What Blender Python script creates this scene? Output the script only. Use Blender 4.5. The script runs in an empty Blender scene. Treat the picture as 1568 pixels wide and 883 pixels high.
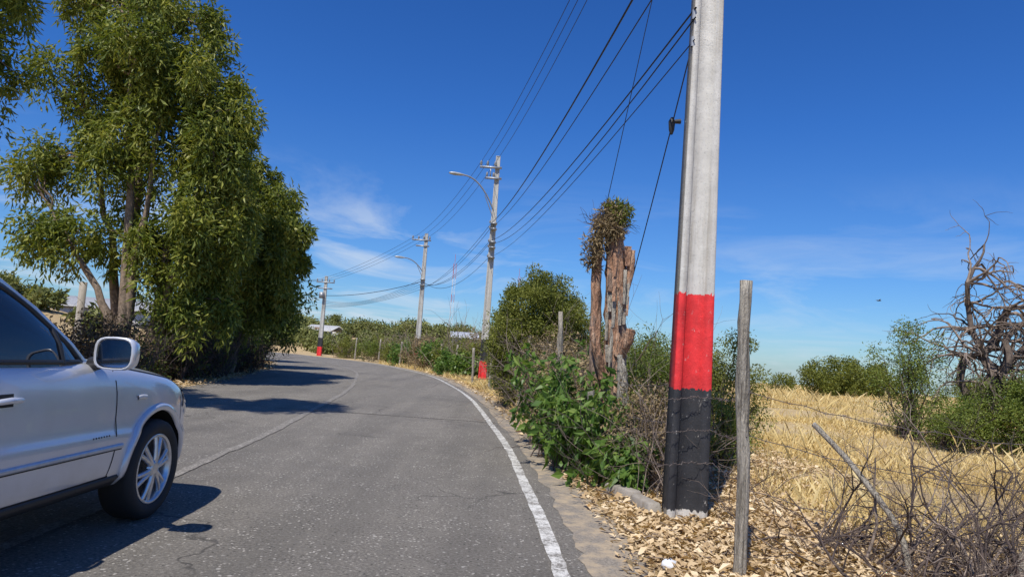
import bpy, math, random, bmesh
import numpy as np
from mathutils import Vector, Matrix
from mathutils.bvhtree import BVHTree
rng=np.random.default_rng(7); random.seed(7)
scene=bpy.context.scene
scene.view_settings.view_transform='Standard'; scene.view_settings.look='None'; scene.view_settings.exposure=0

# ------------------------------------------------------------ materials
def nm(name):
    m=bpy.data.materials.new(name); m.use_nodes=True
    nt=m.node_tree; b=nt.nodes['Principled BSDF']
    return m,nt,b
def N(nt,t,**k):
    n=nt.nodes.new(t)
    for a,v in k.items(): setattr(n,a,v)
    return n
def noise(nt,scale,detail=4,rough=.55,vec=None):
    n=N(nt,'ShaderNodeTexNoise'); n.inputs['Scale'].default_value=scale; n.inputs['Detail'].default_value=detail
    n.inputs['Roughness'].default_value=rough
    if vec is not None: nt.links.new(vec,n.inputs['Vector'])
    return n.outputs['Fac']
def ramp(nt,fac,stops):
    r=N(nt,'ShaderNodeValToRGB'); e=r.color_ramp.elements
    while len(e)<len(stops): e.new(.5)
    for i,(p,c) in enumerate(stops):
        e[i].position=p; e[i].color=(c[0],c[1],c[2],1) if not isinstance(c,(int,float)) else (c,c,c,1)
    nt.links.new(fac,r.inputs['Fac']); return r.outputs['Color']
def mix(nt,fac,a,b,mode='MIX'):
    m=N(nt,'ShaderNodeMix',data_type='RGBA',blend_type=mode)
    for s,v in ((m.inputs[0],fac),(m.inputs[6],a),(m.inputs[7],b)):
        if hasattr(v,'is_linked'): nt.links.new(v,s)
        elif isinstance(v,(int,float)): s.default_value=v
        else: s.default_value=(v[0],v[1],v[2],1)
    return m.outputs[2]
def math_(nt,op,a,b=None,clamp=False):
    m=N(nt,'ShaderNodeMath',operation=op,use_clamp=clamp)
    for i,v in enumerate((a,b)):
        if v is None: continue
        if isinstance(v,(int,float)): m.inputs[i].default_value=v
        else: nt.links.new(v,m.inputs[i])
    return m.outputs[0]
def pos(nt,scale=(1,1,1),rot=0):
    g=N(nt,'ShaderNodeNewGeometry'); mp=N(nt,'ShaderNodeMapping')
    mp.inputs['Scale'].default_value=scale; mp.inputs['Rotation'].default_value=(0,0,rot)
    nt.links.new(g.outputs['Position'],mp.inputs['Vector']); return mp.outputs['Vector']
def bump(nt,b,h,strength=.5,dist=.02):
    bp=N(nt,'ShaderNodeBump'); bp.inputs['Strength'].default_value=strength; bp.inputs['Distance'].default_value=dist
    nt.links.new(h,bp.inputs['Height']); nt.links.new(bp.outputs['Normal'],b.inputs['Normal'])
def simple(name,col,rough=.6,metal=0,var=.15,scale=8,bumps=0):
    m,nt,b=nm(name)
    f=noise(nt,scale,5,vec=pos(nt))
    lo=[c*(1-var) for c in col]; hi=[min(1,c*(1+var)) for c in col]
    c=ramp(nt,f,[(.3,lo),(.7,hi)])
    nt.links.new(c,b.inputs['Base Color']); b.inputs['Roughness'].default_value=rough; b.inputs['Metallic'].default_value=metal
    if bumps: bump(nt,b,f,bumps,.01)
    return m
def leafmat(name,cols,trans=.3,rough=.5,cl=1.2):
    m,nt,b=nm(name)
    g=N(nt,'ShaderNodeNewGeometry')
    f=noise(nt,cl,3,vec=pos(nt))
    mx=math_(nt,'ADD',math_(nt,'MULTIPLY',g.outputs['Random Per Island'],.55),math_(nt,'MULTIPLY',math_(nt,'SUBTRACT',f,.25),.9))
    n=len(cols)
    c=ramp(nt,mx,[(.05+.9*i/(n-1),cols[i]) for i in range(n)])
    nt.links.new(c,b.inputs['Base Color']); b.inputs['Roughness'].default_value=rough
    b.inputs['Specular IOR Level'].default_value=.3
    t=N(nt,'ShaderNodeBsdfTranslucent'); nt.links.new(mix(nt,1.0,c,(1.25,1.25,.6),'MULTIPLY'),t.inputs['Color'])
    s=N(nt,'ShaderNodeMixShader'); s.inputs[0].default_value=trans
    nt.links.new(b.outputs[0],s.inputs[1]); nt.links.new(t.outputs[0],s.inputs[2])
    nt.links.new(s.outputs[0],nt.nodes['Material Output'].inputs['Surface'])
    return m

M={}
M['euc']=leafmat('eucalyptus_leaf',[(.045,.068,.012),(.12,.16,.026),(.25,.275,.045),(.42,.39,.09)],.32,.48,.9)
M['euc2']=leafmat('eucalyptus_leaf_dark',[(.035,.056,.012),(.09,.125,.022),(.16,.19,.035),(.27,.26,.065)],.25,.5,.9)
M['shrub']=leafmat('shrub_leaf',[(.06,.09,.017),(.12,.165,.03),(.20,.25,.045),(.33,.34,.09)],.3,.5,1.5)
M['acacia']=leafmat('acacia_leaf',[(.075,.09,.018),(.14,.16,.028),(.22,.235,.042),(.32,.31,.08)],.3,.6,1.5)
M['farleaf']=leafmat('distant_leaf',[(.09,.11,.036),(.15,.17,.048),(.22,.23,.07),(.31,.29,.11)],.15,.7,.4)
M['broad']=leafmat('broad_leaf',[(.045,.10,.02),(.09,.17,.032),(.16,.25,.05),(.31,.38,.10)],.35,.42,2)
M['dryleaf']=leafmat('dry_leaf',[(.2,.125,.06),(.46,.32,.17),(.68,.51,.30),(.88,.74,.52)],.12,.7,3)
M['drybrush']=leafmat('dry_brush_leaf',[(.10,.07,.035),(.2,.145,.075),(.34,.25,.13),(.5,.4,.23)],.1,.8,2)
M['grass']=leafmat('dry_grass_blade',[(.38,.26,.10),(.6,.44,.18),(.76,.59,.28),(.88,.75,.44)],.25,.7,.35)
M['bark']=simple('bark',(.21,.155,.11),.9,0,.5,14,.6)
M['barkdark']=simple('bark_dark',(.12,.09,.07),.9,0,.4,14,.5)
M['twig']=simple('twig',(.24,.185,.145),.9,0,.45,10)
M['twigdark']=simple('twig_dark',(.09,.065,.055),.9,0,.45,10)
M['metal']=simple('galvanised_steel',(.35,.36,.37),.5,.5,.15,10)
M['wire']=simple('cable_black',(.02,.02,.022),.6,0,.1)
M['ceramic']=simple('insulator',(.3,.3,.3),.3)
M['barbed']=simple('barbed_wire_steel',(.16,.13,.12),.6,.4,.4,20)

def wood(name,c1,c2,c3,sz=.25,sc=14,grey=.75,g2=(.27,.22,.18)):
    m,nt,b=nm(name)
    v=pos(nt,(1,1,sz)); f=noise(nt,sc,8,.65,v); f2=noise(nt,4.2,6,.65,pos(nt,(1.3,1.3,.3)))
    c=ramp(nt,f,[(.3,c1),(.5,c2),(.72,c3)])
    c=mix(nt,ramp(nt,f2,[(.52,0),(.57,1)]),c,mix(nt,grey,c,g2))
    gr=noise(nt,sc*3,4,.6,pos(nt,(1,1,sz*.2)))
    c=mix(nt,ramp(nt,gr,[(.38,.8),(.46,0)]),c,(.06,.045,.035))
    nt.links.new(c,b.inputs['Base Color']); b.inputs['Roughness'].default_value=.85
    bump(nt,b,math_(nt,'ADD',f,math_(nt,'MULTIPLY',f2,2.2)),1,.07); return m
M['stump']=wood('stump_wood',(.14,.065,.04),(.48,.26,.15),(.68,.48,.33),.25,14,.75,(.25,.19,.15))
M['greywood']=wood('weathered_wood',(.14,.12,.09),(.44,.39,.31),(.62,.56,.46),.06,30,.5,(.42,.37,.3))

def concrete(name,base,bands=None,side=False):
    m,nt,b=nm(name)
    p=pos(nt)
    f=noise(nt,5,7,.65,p); ff=noise(nt,60,4,.75,p); st=noise(nt,14,6,.65,pos(nt,(1,1,.05)))
    c=ramp(nt,f,[(.25,[x*.72 for x in base]),(.75,[min(1,x*1.08) for x in base])])
    c=mix(nt,ramp(nt,st,[(.5,0),(.66,.62)]),c,[base[0]*.58,base[1]*.53,base[2]*.46])
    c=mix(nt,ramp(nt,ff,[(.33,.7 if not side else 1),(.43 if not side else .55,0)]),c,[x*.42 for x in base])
    if bands:
        g=N(nt,'ShaderNodeNewGeometry'); sx=N(nt,'ShaderNodeSeparateXYZ'); nt.links.new(g.outputs['Position'],sx.inputs[0])
        drip=noise(nt,24,5,.65,pos(nt,(1,1,.25)))
        z=math_(nt,'ADD',sx.outputs[2],math_(nt,'MULTIPLY',math_(nt,'SUBTRACT',drip,.5),.13))
        for zt,zb,col in bands:
            msk=math_(nt,'MULTIPLY',math_(nt,'LESS_THAN',z,zt),math_(nt,'GREATER_THAN',z,zb))
            wear=noise(nt,22,8,.75,pos(nt,(1,1,.6)))
            w=math_(nt,'MULTIPLY',msk,ramp(nt,wear,[(.33,.3),(.39,1)]))
            pc=ramp(nt,f,[(.3,[x*.68 for x in col]),(.7,[min(1,x*1.35) for x in col])])
            c=mix(nt,w,c,pc)
    nt.links.new(c,b.inputs['Base Color']); b.inputs['Roughness'].default_value=.7
    h=math_(nt,'ADD',math_(nt,'MULTIPLY',f,.6),math_(nt,'MULTIPLY',ff,.35))
    bump(nt,b,h,.7 if not side else 1,.018)
    return m
RED=(.72,.03,.032); BLK=(.028,.028,.031)
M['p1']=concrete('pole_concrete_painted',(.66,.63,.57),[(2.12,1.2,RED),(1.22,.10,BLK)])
M['p1s']=concrete('pole_concrete_rough_shaded',(.36,.325,.26),[(2.12,1.2,[x*.6 for x in RED]),(1.22,.10,BLK)],True)  # rough pole sides; side-face shade painted in as darker concrete and red
M['p2']=concrete('pole_concrete_red_black',(.55,.53,.48),[(1.9,.93,BLK),(.95,-1,RED)])
M['p3']=concrete('pole_concrete_far',(.55,.53,.48),[(1.9,.93,BLK),(.95,-1,RED)])
M['conc']=concrete('kerb_concrete',(.36,.32,.27))

def asphalt(name='asphalt',k=1.0,crack=.75):
    m,nt,b=nm(name); p=pos(nt)
    S=lambda *c:[x*k for x in c]
    big=noise(nt,.35,4,.6,p); mid=noise(nt,2.6,7,.72,p)
    fine=noise(nt,42,6,.85,p)
    streak=noise(nt,1.1,4,.6,pos(nt,(1.6,.12,1)))
    c=ramp(nt,fine,[(.32,S(.05,.045,.038)),(.5,S(.18,.162,.137)),(.68,S(.42,.38,.325))])
    c=mix(nt,ramp(nt,mid,[(.38,.0),(.7,.45)]),c,S(.26,.235,.198))
    c=mix(nt,ramp(nt,streak,[(.4,.35),(.6,0)]),c,S(.10,.092,.08))
    for sc,th,g0,am,colr in ((24,.17,.44,.95,(.52,.48,.42)),(9,.10,.47,.9,(.46,.43,.38)),(15,.12,.5,.9,(.5,.47,.42)),(20,.14,.42,.8,(.04,.037,.034))):
        ch=N(nt,'ShaderNodeTexVoronoi'); ch.inputs['Scale'].default_value=sc; nt.links.new(p,ch.inputs['Vector'])
        cm=math_(nt,'MULTIPLY',ramp(nt,ch.outputs['Distance'],[(th,1),(th+.06,0)]),ramp(nt,noise(nt,1.1+sc*.05,5,.75,p),[(g0,0),(g0+.1,am)]))
        c=mix(nt,cm,c,colr)
    wn=N(nt,'ShaderNodeTexNoise'); wn.inputs['Scale'].default_value=2.5; wn.inputs['Detail'].default_value=6; nt.links.new(p,wn.inputs['Vector'])
    vm=N(nt,'ShaderNodeVectorMath',operation='MULTIPLY_ADD'); nt.links.new(wn.outputs['Color'],vm.inputs[0]); vm.inputs[1].default_value=(.5,.5,.5); nt.links.new(p,vm.inputs[2])
    for vs,wd,off in ((.42,.005,2.1),(1.3,.006,.5)):
        vo=N(nt,'ShaderNodeTexVoronoi',feature='DISTANCE_TO_EDGE'); vo.inputs['Scale'].default_value=vs
        nt.links.new(vm.outputs[0],vo.inputs['Vector'])
        cr=math_(nt,'MULTIPLY',ramp(nt,vo.outputs['Distance'],[(wd*.4,1),(wd*1.5,0)]),ramp(nt,noise(nt,off*.25,3,.5,p),[(.5,0),(.58,crack)]))
        c=mix(nt,cr,c,(.05,.046,.042))
    c=mix(nt,ramp(nt,big,[(.5,0),(.66,.5)]),c,mix(nt,1,c,(.66,.66,.68),'MULTIPLY'))
    nt.links.new(c,b.inputs['Base Color']); b.inputs['Roughness'].default_value=.85
    b.inputs['Specular IOR Level'].default_value=.3
    bump(nt,b,fine,1,.014); return m
M['asphalt']=asphalt(); M['patch']=asphalt('asphalt_patch',.68,.2)
def paintline(name,lo,hi,colr=(.6,.58,.53)):
    m,nt,b=nm(name); p=pos(nt)
    fine=noise(nt,42,6,.85,p); mid=noise(nt,5,6,.75,p)
    a=ramp(nt,fine,[(.32,(.05,.045,.038)),(.5,(.18,.162,.137)),(.68,(.42,.38,.325))])
    f=math_(nt,'ADD',math_(nt,'MULTIPLY',fine,.5),math_(nt,'MULTIPLY',mid,.5))
    c=mix(nt,ramp(nt,f,[(lo,0),(hi,1)]),a,colr)
    nt.links.new(c,b.inputs['Base Color']); b.inputs['Roughness'].default_value=.8; return m
M['line']=paintline('road_paint_white',.43,.54,(.64,.62,.57))
M['cline']=paintline('road_paint_worn',.50,.66,(.44,.41,.36))
def gutter():
    m,nt,b=nm('gutter_concrete'); p=pos(nt)
    f=noise(nt,5,7,.65,p); ff=noise(nt,60,4,.7,p)
    c=ramp(nt,ff,[(.3,(.14,.12,.095)),(.7,(.33,.285,.23))])
    c=mix(nt,ramp(nt,f,[(.45,0),(.62,.8)]),c,(.44,.34,.22))
    nt.links.new(c,b.inputs['Base Color']); b.inputs['Roughness'].default_value=.9; bump(nt,b,ff,.5,.01); return m
M['gutter']=gutter()
def groundmat():
    m,nt,b=nm('dry_ground'); p=pos(nt)
    big=noise(nt,.18,5,.6,p); mid=noise(nt,1.6,7,.65,p); fine=noise(nt,28,5,.7,p)
    c=ramp(nt,fine,[(.3,(.28,.185,.09)),(.55,(.54,.4,.2)),(.75,(.74,.58,.34))])
    c=mix(nt,ramp(nt,mid,[(.4,.55),(.6,0)]),c,(.36,.24,.12))
    c=mix(nt,ramp(nt,big,[(.5,0),(.7,.5)]),c,(.64,.49,.25))
    nt.links.new(c,b.inputs['Base Color']); b.inputs['Roughness'].default_value=.95
    bump(nt,b,math_(nt,'ADD',fine,mid),1,.04); return m
M['ground']=groundmat()

# ------------------------------------------------------------ mesh accumulator
class Acc:
    def __init__(s): s.v=[];s.q=[];s.m=[];s.n=0
    def add(s,V,Q,mat=0):
        V=np.asarray(V,float).reshape(-1,3); Q=np.asarray(Q,int).reshape(-1,4)
        s.v.append(V); s.q.append(Q+s.n); s.m.append(np.full(len(Q),mat)); s.n+=len(V)
    def build(s,name,mats,smooth=False,parent=None):
        V=np.concatenate(s.v);Q=np.concatenate(s.q);Mi=np.concatenate(s.m)
        me=bpy.data.meshes.new(name); me.vertices.add(len(V)); me.vertices.foreach_set('co',V.astype(np.float32).ravel())
        me.loops.add(len(Q)*4); me.loops.foreach_set('vertex_index',Q.astype(np.int32).ravel())
        me.polygons.add(len(Q)); me.polygons.foreach_set('loop_start',np.arange(0,len(Q)*4,4,dtype=np.int32))
        me.polygons.foreach_set('loop_total',np.full(len(Q),4,dtype=np.int32))
        me.polygons.foreach_set('material_index',Mi.astype(np.int32))
        if smooth is not False:
            sm=np.isin(Mi,smooth) if isinstance(smooth,(list,tuple)) else np.ones(len(Q),bool)
            me.polygons.foreach_set('use_smooth',sm)
        for k in mats: me.materials.append(k)
        me.update(calc_edges=True)
        o=bpy.data.objects.new(name,me); scene.collection.objects.link(o)
        if parent: o.parent=parent
        return o
def tube(A,pts,rad,n=5,mat=0,jit=0,cap=False):
    P=np.asarray(pts,float); k=len(P)
    R=np.broadcast_to(np.asarray(rad,float),(k,)) if np.ndim(rad) else np.full(k,float(rad))
    T=np.gradient(P,axis=0); T/=np.linalg.norm(T,axis=1)[:,None]+1e-9
    ref=np.array([0,0,1.]) if abs(T[:,2]).mean()<.8 else np.array([1.,0,0])
    S=np.cross(T,ref); S/=np.linalg.norm(S,axis=1)[:,None]+1e-9
    U=np.cross(S,T); a=np.arange(n)*2*math.pi/n
    rr=R[:,None]*(1+(rng.normal(0,jit,(k,n)) if jit else 0))
    V=P[:,None]+rr[...,None]*(np.cos(a)[None,:,None]*S[:,None]+np.sin(a)[None,:,None]*U[:,None])
    if cap:
        V=np.concatenate([V,np.repeat(P[-1:],n,0)[None]+ (V[-1:]-P[-1])*.05]);k+=1
    i=np.arange(k-1)[:,None]*n; j=np.arange(n)[None]; j2=(j+1)%n
    Q=np.stack([i+j,i+j2,i+n+j2,i+n+j],-1).reshape(-1,4)
    A.add(V.reshape(-1,3),Q,mat)
def box(A,c,s,mat=0,rz=0,taper=1):
    x,y,z=[q/2 for q in s]
    V=np.array([(-x,-y,-z),(x,-y,-z),(x,y,-z),(-x,y,-z),(-x*taper,-y*taper,z),(x*taper,-y*taper,z),(x*taper,y*taper,z),(-x*taper,y*taper,z)])
    cr,sr=math.cos(rz),math.sin(rz)
    V=np.stack([V[:,0]*cr-V[:,1]*sr,V[:,0]*sr+V[:,1]*cr,V[:,2]],1)+np.array(c)
    A.add(V,[(0,3,2,1),(4,5,6,7),(0,1,5,4),(1,2,6,5),(2,3,7,6),(3,0,4,7)],mat)
def leaves(A,C,R,per,L,W,droop=.3,mat=0,flat=1.0,jl=.35):
    C=np.asarray(C,float); n=len(C)*per
    R=np.broadcast_to(np.asarray(R,float),(len(C),))
    c=np.repeat(C,per,0); r=np.repeat(R,per)
    off=rng.normal(size=(n,3)); off/=np.linalg.norm(off,axis=1)[:,None]
    off*= (rng.random(n)**.45)[:,None]*r[:,None]*np.array([1,1,flat])
    p=c+off
    d=rng.normal(size=(n,3))+off/(r[:,None]+1e-6)*.8; d[:,2]-=droop*1.5; d/=np.linalg.norm(d,axis=1)[:,None]
    s=np.cross(d,rng.normal(size=(n,3))); s/=np.linalg.norm(s,axis=1)[:,None]+1e-9
    l=L*(1+rng.normal(0,jl,n)).clip(.4,2); w=W*(1+rng.normal(0,.25,n)).clip(.4,2)
    bend=np.cross(s,d)*(l*rng.normal(0,.12,n))[:,None]
    V=np.stack([p,p+d*(l*.45)[:,None]+s*(w*.5)[:,None]+bend,p+d*l[:,None],p+d*(l*.45)[:,None]-s*(w*.5)[:,None]+bend],1)
    A.add(V.reshape(-1,3),np.arange(n*4).reshape(-1,4),mat)
def ell_pts(c,r,n,power=.4):
    d=rng.normal(size=(n,3)); d/=np.linalg.norm(d,axis=1)[:,None]
    return np.array(c)+d*(rng.random(n)**power)[:,None]*np.array(r)
def arc(a,b,n=7,up=.2,jit=.04):
    a=np.array(a,float);b=np.array(b,float);t=np.linspace(0,1,n)[:,None]; L=np.linalg.norm(b-a)
    P=a*(1-t)+b*t; P[:,2]+=(np.sin(t*math.pi)*up*L)[:,0]
    P[1:-1]+=rng.normal(0,jit*L,(n-2,3)); return P
def tree(name,bases,limbs,ells,per,L,W,droop,leafm,barkm,crad=.5,trunk_r=.16,flat=1.,twr=.02):
    A=Acc(); nodes=[]
    for bi,e in limbs:
        b=np.array(bases[bi],float); e=np.array(e,float)
        P=arc(b,e,12,0,.018); 
        t=np.linspace(0,1,12); lateral=(e-b)[:2]; P[:,:2]=b[:2]+lateral*(t**1.6)[:,None]+rng.normal(0,.05,(12,2))*(t[:,None]>0)
        tube(A,P,trunk_r*(1-.82*t),7,0,.06); nodes.append(P[3:])
    nodes=np.concatenate(nodes)
    for c,r,n in ells:
        C=ell_pts(c,r,n)
        for q in C:
            cand=nodes[nodes[:,2]<q[2]+.3]
            if len(cand)==0: cand=nodes
            j=cand[np.argmin(((cand-q)**2).sum(1))]
            dist=np.linalg.norm(q-j)
            tube(A,arc(j,q,6,.1,.05),np.linspace(twr*(1+dist*.3),twr*.35,6),4,0)
        rr=crad*(.5+.9*rng.random(n))
        leaves(A,C,rr,per,L,W,droop,1,flat)
        D=C-np.c_[rng.normal(0,.12,n),rng.normal(0,.12,n),rr*1.05]; leaves(A,D,rr*.55,per//3,L,W,1.1,1,1.3)
    return A.build(name,[barkm,leafm],[0])
def shrub(name,c,r,h,ncl,per,L,W,leafm,stem=None,crad=.3,droop=0,nst=14,power=.4):
    A=Acc(); c=np.array(c,float)
    C=ell_pts((c[0],c[1],c[2]+h*.52),(r,r,h*.5),ncl,power)
    C[:,2]=np.maximum(C[:,2],c[2]+.06)
    for q in C[rng.choice(len(C),min(nst*3,len(C)),False)]:
        b=c+np.array([rng.normal(0,r*.15),rng.normal(0,r*.15),0])
        tube(A,arc(b,q,6,.05,.04),np.linspace(.02,.006,6),4,0)
    leaves(A,C,crad*(.6+.8*rng.random(ncl)),per,L,W,droop,1)
    return A.build(name,[stem or M['twigdark'],leafm],[0])
def grow(A,p,d,length,rad,depth,mat=0,wob=.28,grav=0.,nseg=6,sides=4,kids=3):
    p=np.array(p,float); d=np.array(d,float); d/=np.linalg.norm(d); pts=[p.copy()]
    dirs=[]
    for i in range(nseg):
        d=d+rng.normal(0,wob,3)*.6; d[2]-=grav; d/=np.linalg.norm(d); p=p+d*length/nseg
        if p[2]<.01: p[2]=.01+rng.random()*.03; d[2]=abs(d[2])*.3
        pts.append(p.copy()); dirs.append(d.copy())
    tube(A,pts,np.linspace(rad,rad*.35,nseg+1),sides,mat)
    if depth>0:
        for k in range(kids):
            i=rng.integers(1,nseg); dd=dirs[i]+rng.normal(0,.75,3)
            grow(A,pts[i+1],dd,length*rng.uniform(.35,.65),rad*.5,depth-1,mat,wob,grav,max(3,nseg-1),3,kids)

# ------------------------------------------------------------ road geometry
edge=np.array([(.35,-14),(.45,-7),(.5,-1),(.48,3),(.46,4.7),(.40,6.14),(.29,7.87),(.13,10.3),(-.13,12.9),(-1.0,20.5),(-2.09,26.75),(-3.85,34.5),(-6.9,42.5),(-9.6,47.9),(-12.5,51.9),(-16.1,55.8),(-19.6,58.6),(-26,61.8),(-36,64.5),(-60,67)])
def catmull(P,k=10):
    out=[]
    Q=np.vstack([2*P[0]-P[1],P,2*P[-1]-P[-2]])
    for i in range(1,len(Q)-2):
        for t in np.linspace(0,1,k,endpoint=False):
            a,b,c,d=Q[i-1],Q[i],Q[i+1],Q[i+2]
            out.append(.5*((2*b)+(c-a)*t+(2*a-5*b+4*c-d)*t*t+(3*b-a-3*c+d)*t**3))
    out.append(P[-1]); return np.array(out)
E=catmull(edge,10)
T=np.gradient(E,axis=0); T/=np.linalg.norm(T,axis=1)[:,None]
NL=np.stack([-T[:,1],T[:,0]],1)
def ribbon(name,o1,o2,z,mat,wob=0):
    e=E; nl=NL; n=len(e)
    w1=rng.normal(0,wob,n) if wob else 0; w2=rng.normal(0,wob,n) if wob else 0
    a=e+nl*(np.full(n,o1)+w1)[:,None]; b=e+nl*(np.full(n,o2)+w2)[:,None]
    V=np.concatenate([np.c_[a,np.full(n,z)],np.c_[b,np.full(n,z)]])
    i=np.arange(n-1); A=Acc(); A.add(V,np.stack([i,i+n,i+n+1,i+1],1)[:,::-1],0)
    return A.build(name,[mat])
def edge_dist(x,y):
    d=np.stack([x,y],-1)[...,None,:]-E; i=np.argmin((d**2).sum(-1),-1)
    dd=np.take_along_axis(d,i[...,None,None].repeat(2,-1),-2)[...,0,:]
    return (dd*NL[i]).sum(-1)
def ss(a,b,x):
    t=np.clip((x-a)/(b-a),0,1); return t*t*(3-2*t)
def tz(x,y):
    x=np.asarray(x,float);y=np.asarray(y,float); r=np.hypot(x,y)
    e=edge_dist(x,y)
    left=ss(14,-4,x)
    z=.032*np.clip(y-68,0,120)*left
    z=z+np.clip(.17*np.clip(-x-17,0,60),0,4.2)*ss(56,44,y)*ss(8,12,e)
    z=z-.06*np.clip(r-72,0,400)*(1-left)
    off=np.maximum(ss(.9,3,-e),ss(8.2,11,e))
    z=z+off*(.07*np.sin(x*.9+1.3*np.sin(y*.5))+.05*np.sin(y*1.3+x*.3)+.10*np.sin(x*.23+2)*np.sin(y*.19))
    return z-.012
g=np.concatenate([-np.geomspace(900,40,22),np.linspace(-38,38,153),np.geomspace(40,900,22)])
gy=np.concatenate([-np.geomspace(300,12,10),np.linspace(-10,80,150),np.geomspace(82,1200,26)])
GX,GY=np.meshgrid(g,gy); GZ=tz(GX.ravel(),GY.ravel()).reshape(GX.shape)
nx,ny=len(g),len(gy); i=np.arange(ny-1)[:,None]*nx+np.arange(nx-1)[None]
A=Acc(); A.add(np.stack([GX,GY,GZ],-1).reshape(-1,3),np.stack([i,i+1,i+nx+1,i+nx],-1).reshape(-1,4),0)
A.build('ground',[M['ground']],smooth=True)
ribbon('road',-.32,7.35,.0,M['asphalt'])
ribbon('gutter_pavement',-.66,-.20,.004,M['gutter'],wob=.02)
ribbon('road_edge_line',-.055,.055,.008,M['line'],wob=.005)
ribbon('road_centre_line',3.5,3.62,.008,M['cline'],wob=.012)
A=Acc()
xs=np.linspace(-4.6,-.1,40); wv=np.cumsum(rng.normal(0,.012,40)); hw=.03+.03*rng.random(40)
V=[(x,14.2+w+.04*(x+2),.004) for x,w in zip(xs,wv)]; 
A.add([(x,y-h,z) for (x,y,z),h in zip(V,hw)]+[(x,y+h,z) for (x,y,z),h in zip(V,hw)],[(j,j+1,41+j,40+j) for j in range(39)],0)
A.build('road_patch',[M['patch']])

# ------------------------------------------------------------ concrete utility poles
def hpole(name,x,y,h,w0,w1,mats,rz=0,z0=-.3,extra=None,dp=.78,rec=.62):
    A=Acc(); zs=np.linspace(z0,h,24)
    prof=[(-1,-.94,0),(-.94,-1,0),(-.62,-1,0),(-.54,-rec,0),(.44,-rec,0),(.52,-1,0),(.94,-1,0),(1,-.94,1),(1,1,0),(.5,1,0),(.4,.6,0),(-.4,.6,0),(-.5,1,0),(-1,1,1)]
    k=len(prof); cr,sr=math.cos(rz),math.sin(rz)
    V=[];Q=[];Mi=[]
    for z in zs:
        w=(w0+(w1-w0)*max(z,0)/h)/2; d=w*dp
        for px,py,_ in prof:
            a,b=px*w,py*d; V.append((x+a*cr-b*sr,y+a*sr+b*cr,z))
    for s in range(len(zs)-1):
        for j in range(k):
            j2=(j+1)%k; Q.append((s*k+j,s*k+j2,(s+1)*k+j2,(s+1)*k+j)); Mi.append(prof[j][2])
    A.v.append(np.array(V));A.q.append(np.array(Q));A.m.append(np.array(Mi));A.n+=len(V)
    box(A,(x,y,h+.01),(w1,w1*dp,.03),0,rz)
    if extra: extra(A)
    return A.build(name,mats)
def insul(A,x,y,z,mat=3,s=1):
    zs=[0,.03,.05,.08,.10,.13,.15,.19]; rs=[.02,.02,.055,.03,.055,.03,.045,.01]
    tube(A,[(x,y,z+q*s) for q in zs],[r*s for r in rs],8,mat)
def p1x(A):
    box(A,(2.2,6.64,10.2),(1.6,.09,.1),2)
    for xx in (2.45,2.57,2.7): insul(A,xx,6.64,10.25)
    for zz,s in ((6.35,.04),(5.85,.04),(4.9,.05),(4.62,.05)):
        tube(A,[(1.62,6.6,zz-s),(1.62,6.6,zz+s)],.025,6,2)
    box(A,(1.955,6.6,5.18),(.06,.1,.08),2)
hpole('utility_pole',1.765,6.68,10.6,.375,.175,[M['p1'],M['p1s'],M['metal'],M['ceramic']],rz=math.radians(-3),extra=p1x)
def p2x(A):
    box(A,(-1.35,31.05,9.75),(1.0,.08,.09),2); box(A,(-1.2,31.05,9.25),(.75,.08,.09),2)
    for xx in (-1.8,-1.5,-1.15): insul(A,xx,31.05,9.8,3,1.3)
    for xx in (-1.5,-1.2): insul(A,xx,31.05,9.3,3,1.2)
    box(A,(-1.35,31.05,9.5),(.05,.05,.5),2)
    for zz in (7.15,6.9,6.3,6.05,5.6): box(A,(-1.02,31.0,zz),(.28,.3,.07),2); insul(A,-1.2,31.0,zz,3,.8)
hpole('utility_pole',-1.05,31.2,10.3,.36,.2,[M['p2'],M['p2'],M['metal'],M['ceramic']],extra=p2x,rec=.8)
def p3x(A):
    box(A,(-6.4,46.9,8.6),(1.3,.08,.09),2); box(A,(-6.3,46.9,8.2),(.9,.08,.09),2)
    for xx in (-7,-6.6,-6.25,-5.85): insul(A,xx,46.9,8.64,3,1.3)
    for zz in (5.9,5.5): box(A,(-6.1,46.9,zz),(.32,.3,.07),2)
hpole('utility_pole',-6.1,47,9.05,.36,.22,[M['p3'],M['p3'],M['metal'],M['ceramic']],extra=p3x,rec=.8)
def p4x(A):
    box(A,(-15.5,57.4,6.1),(1.5,.08,.09),2); box(A,(-15.5,57.4,5.6),(1.2,.08,.09),2)
    for xx in (-16.2,-15.8,-15.2,-14.8): insul(A,xx,57.4,6.14,3,1.3)
    box(A,(-15.7,57.3,5.0),(.35,.35,.5),2)
hpole('utility_pole',-15.5,57.5,6.6,.36,.22,[concrete('pole_concrete_small',(.55,.53,.48),[(1.5,.75,BLK),(.77,-1,RED)])]*2+[M['metal'],M['ceramic']],extra=p4x,rec=.8)

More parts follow.
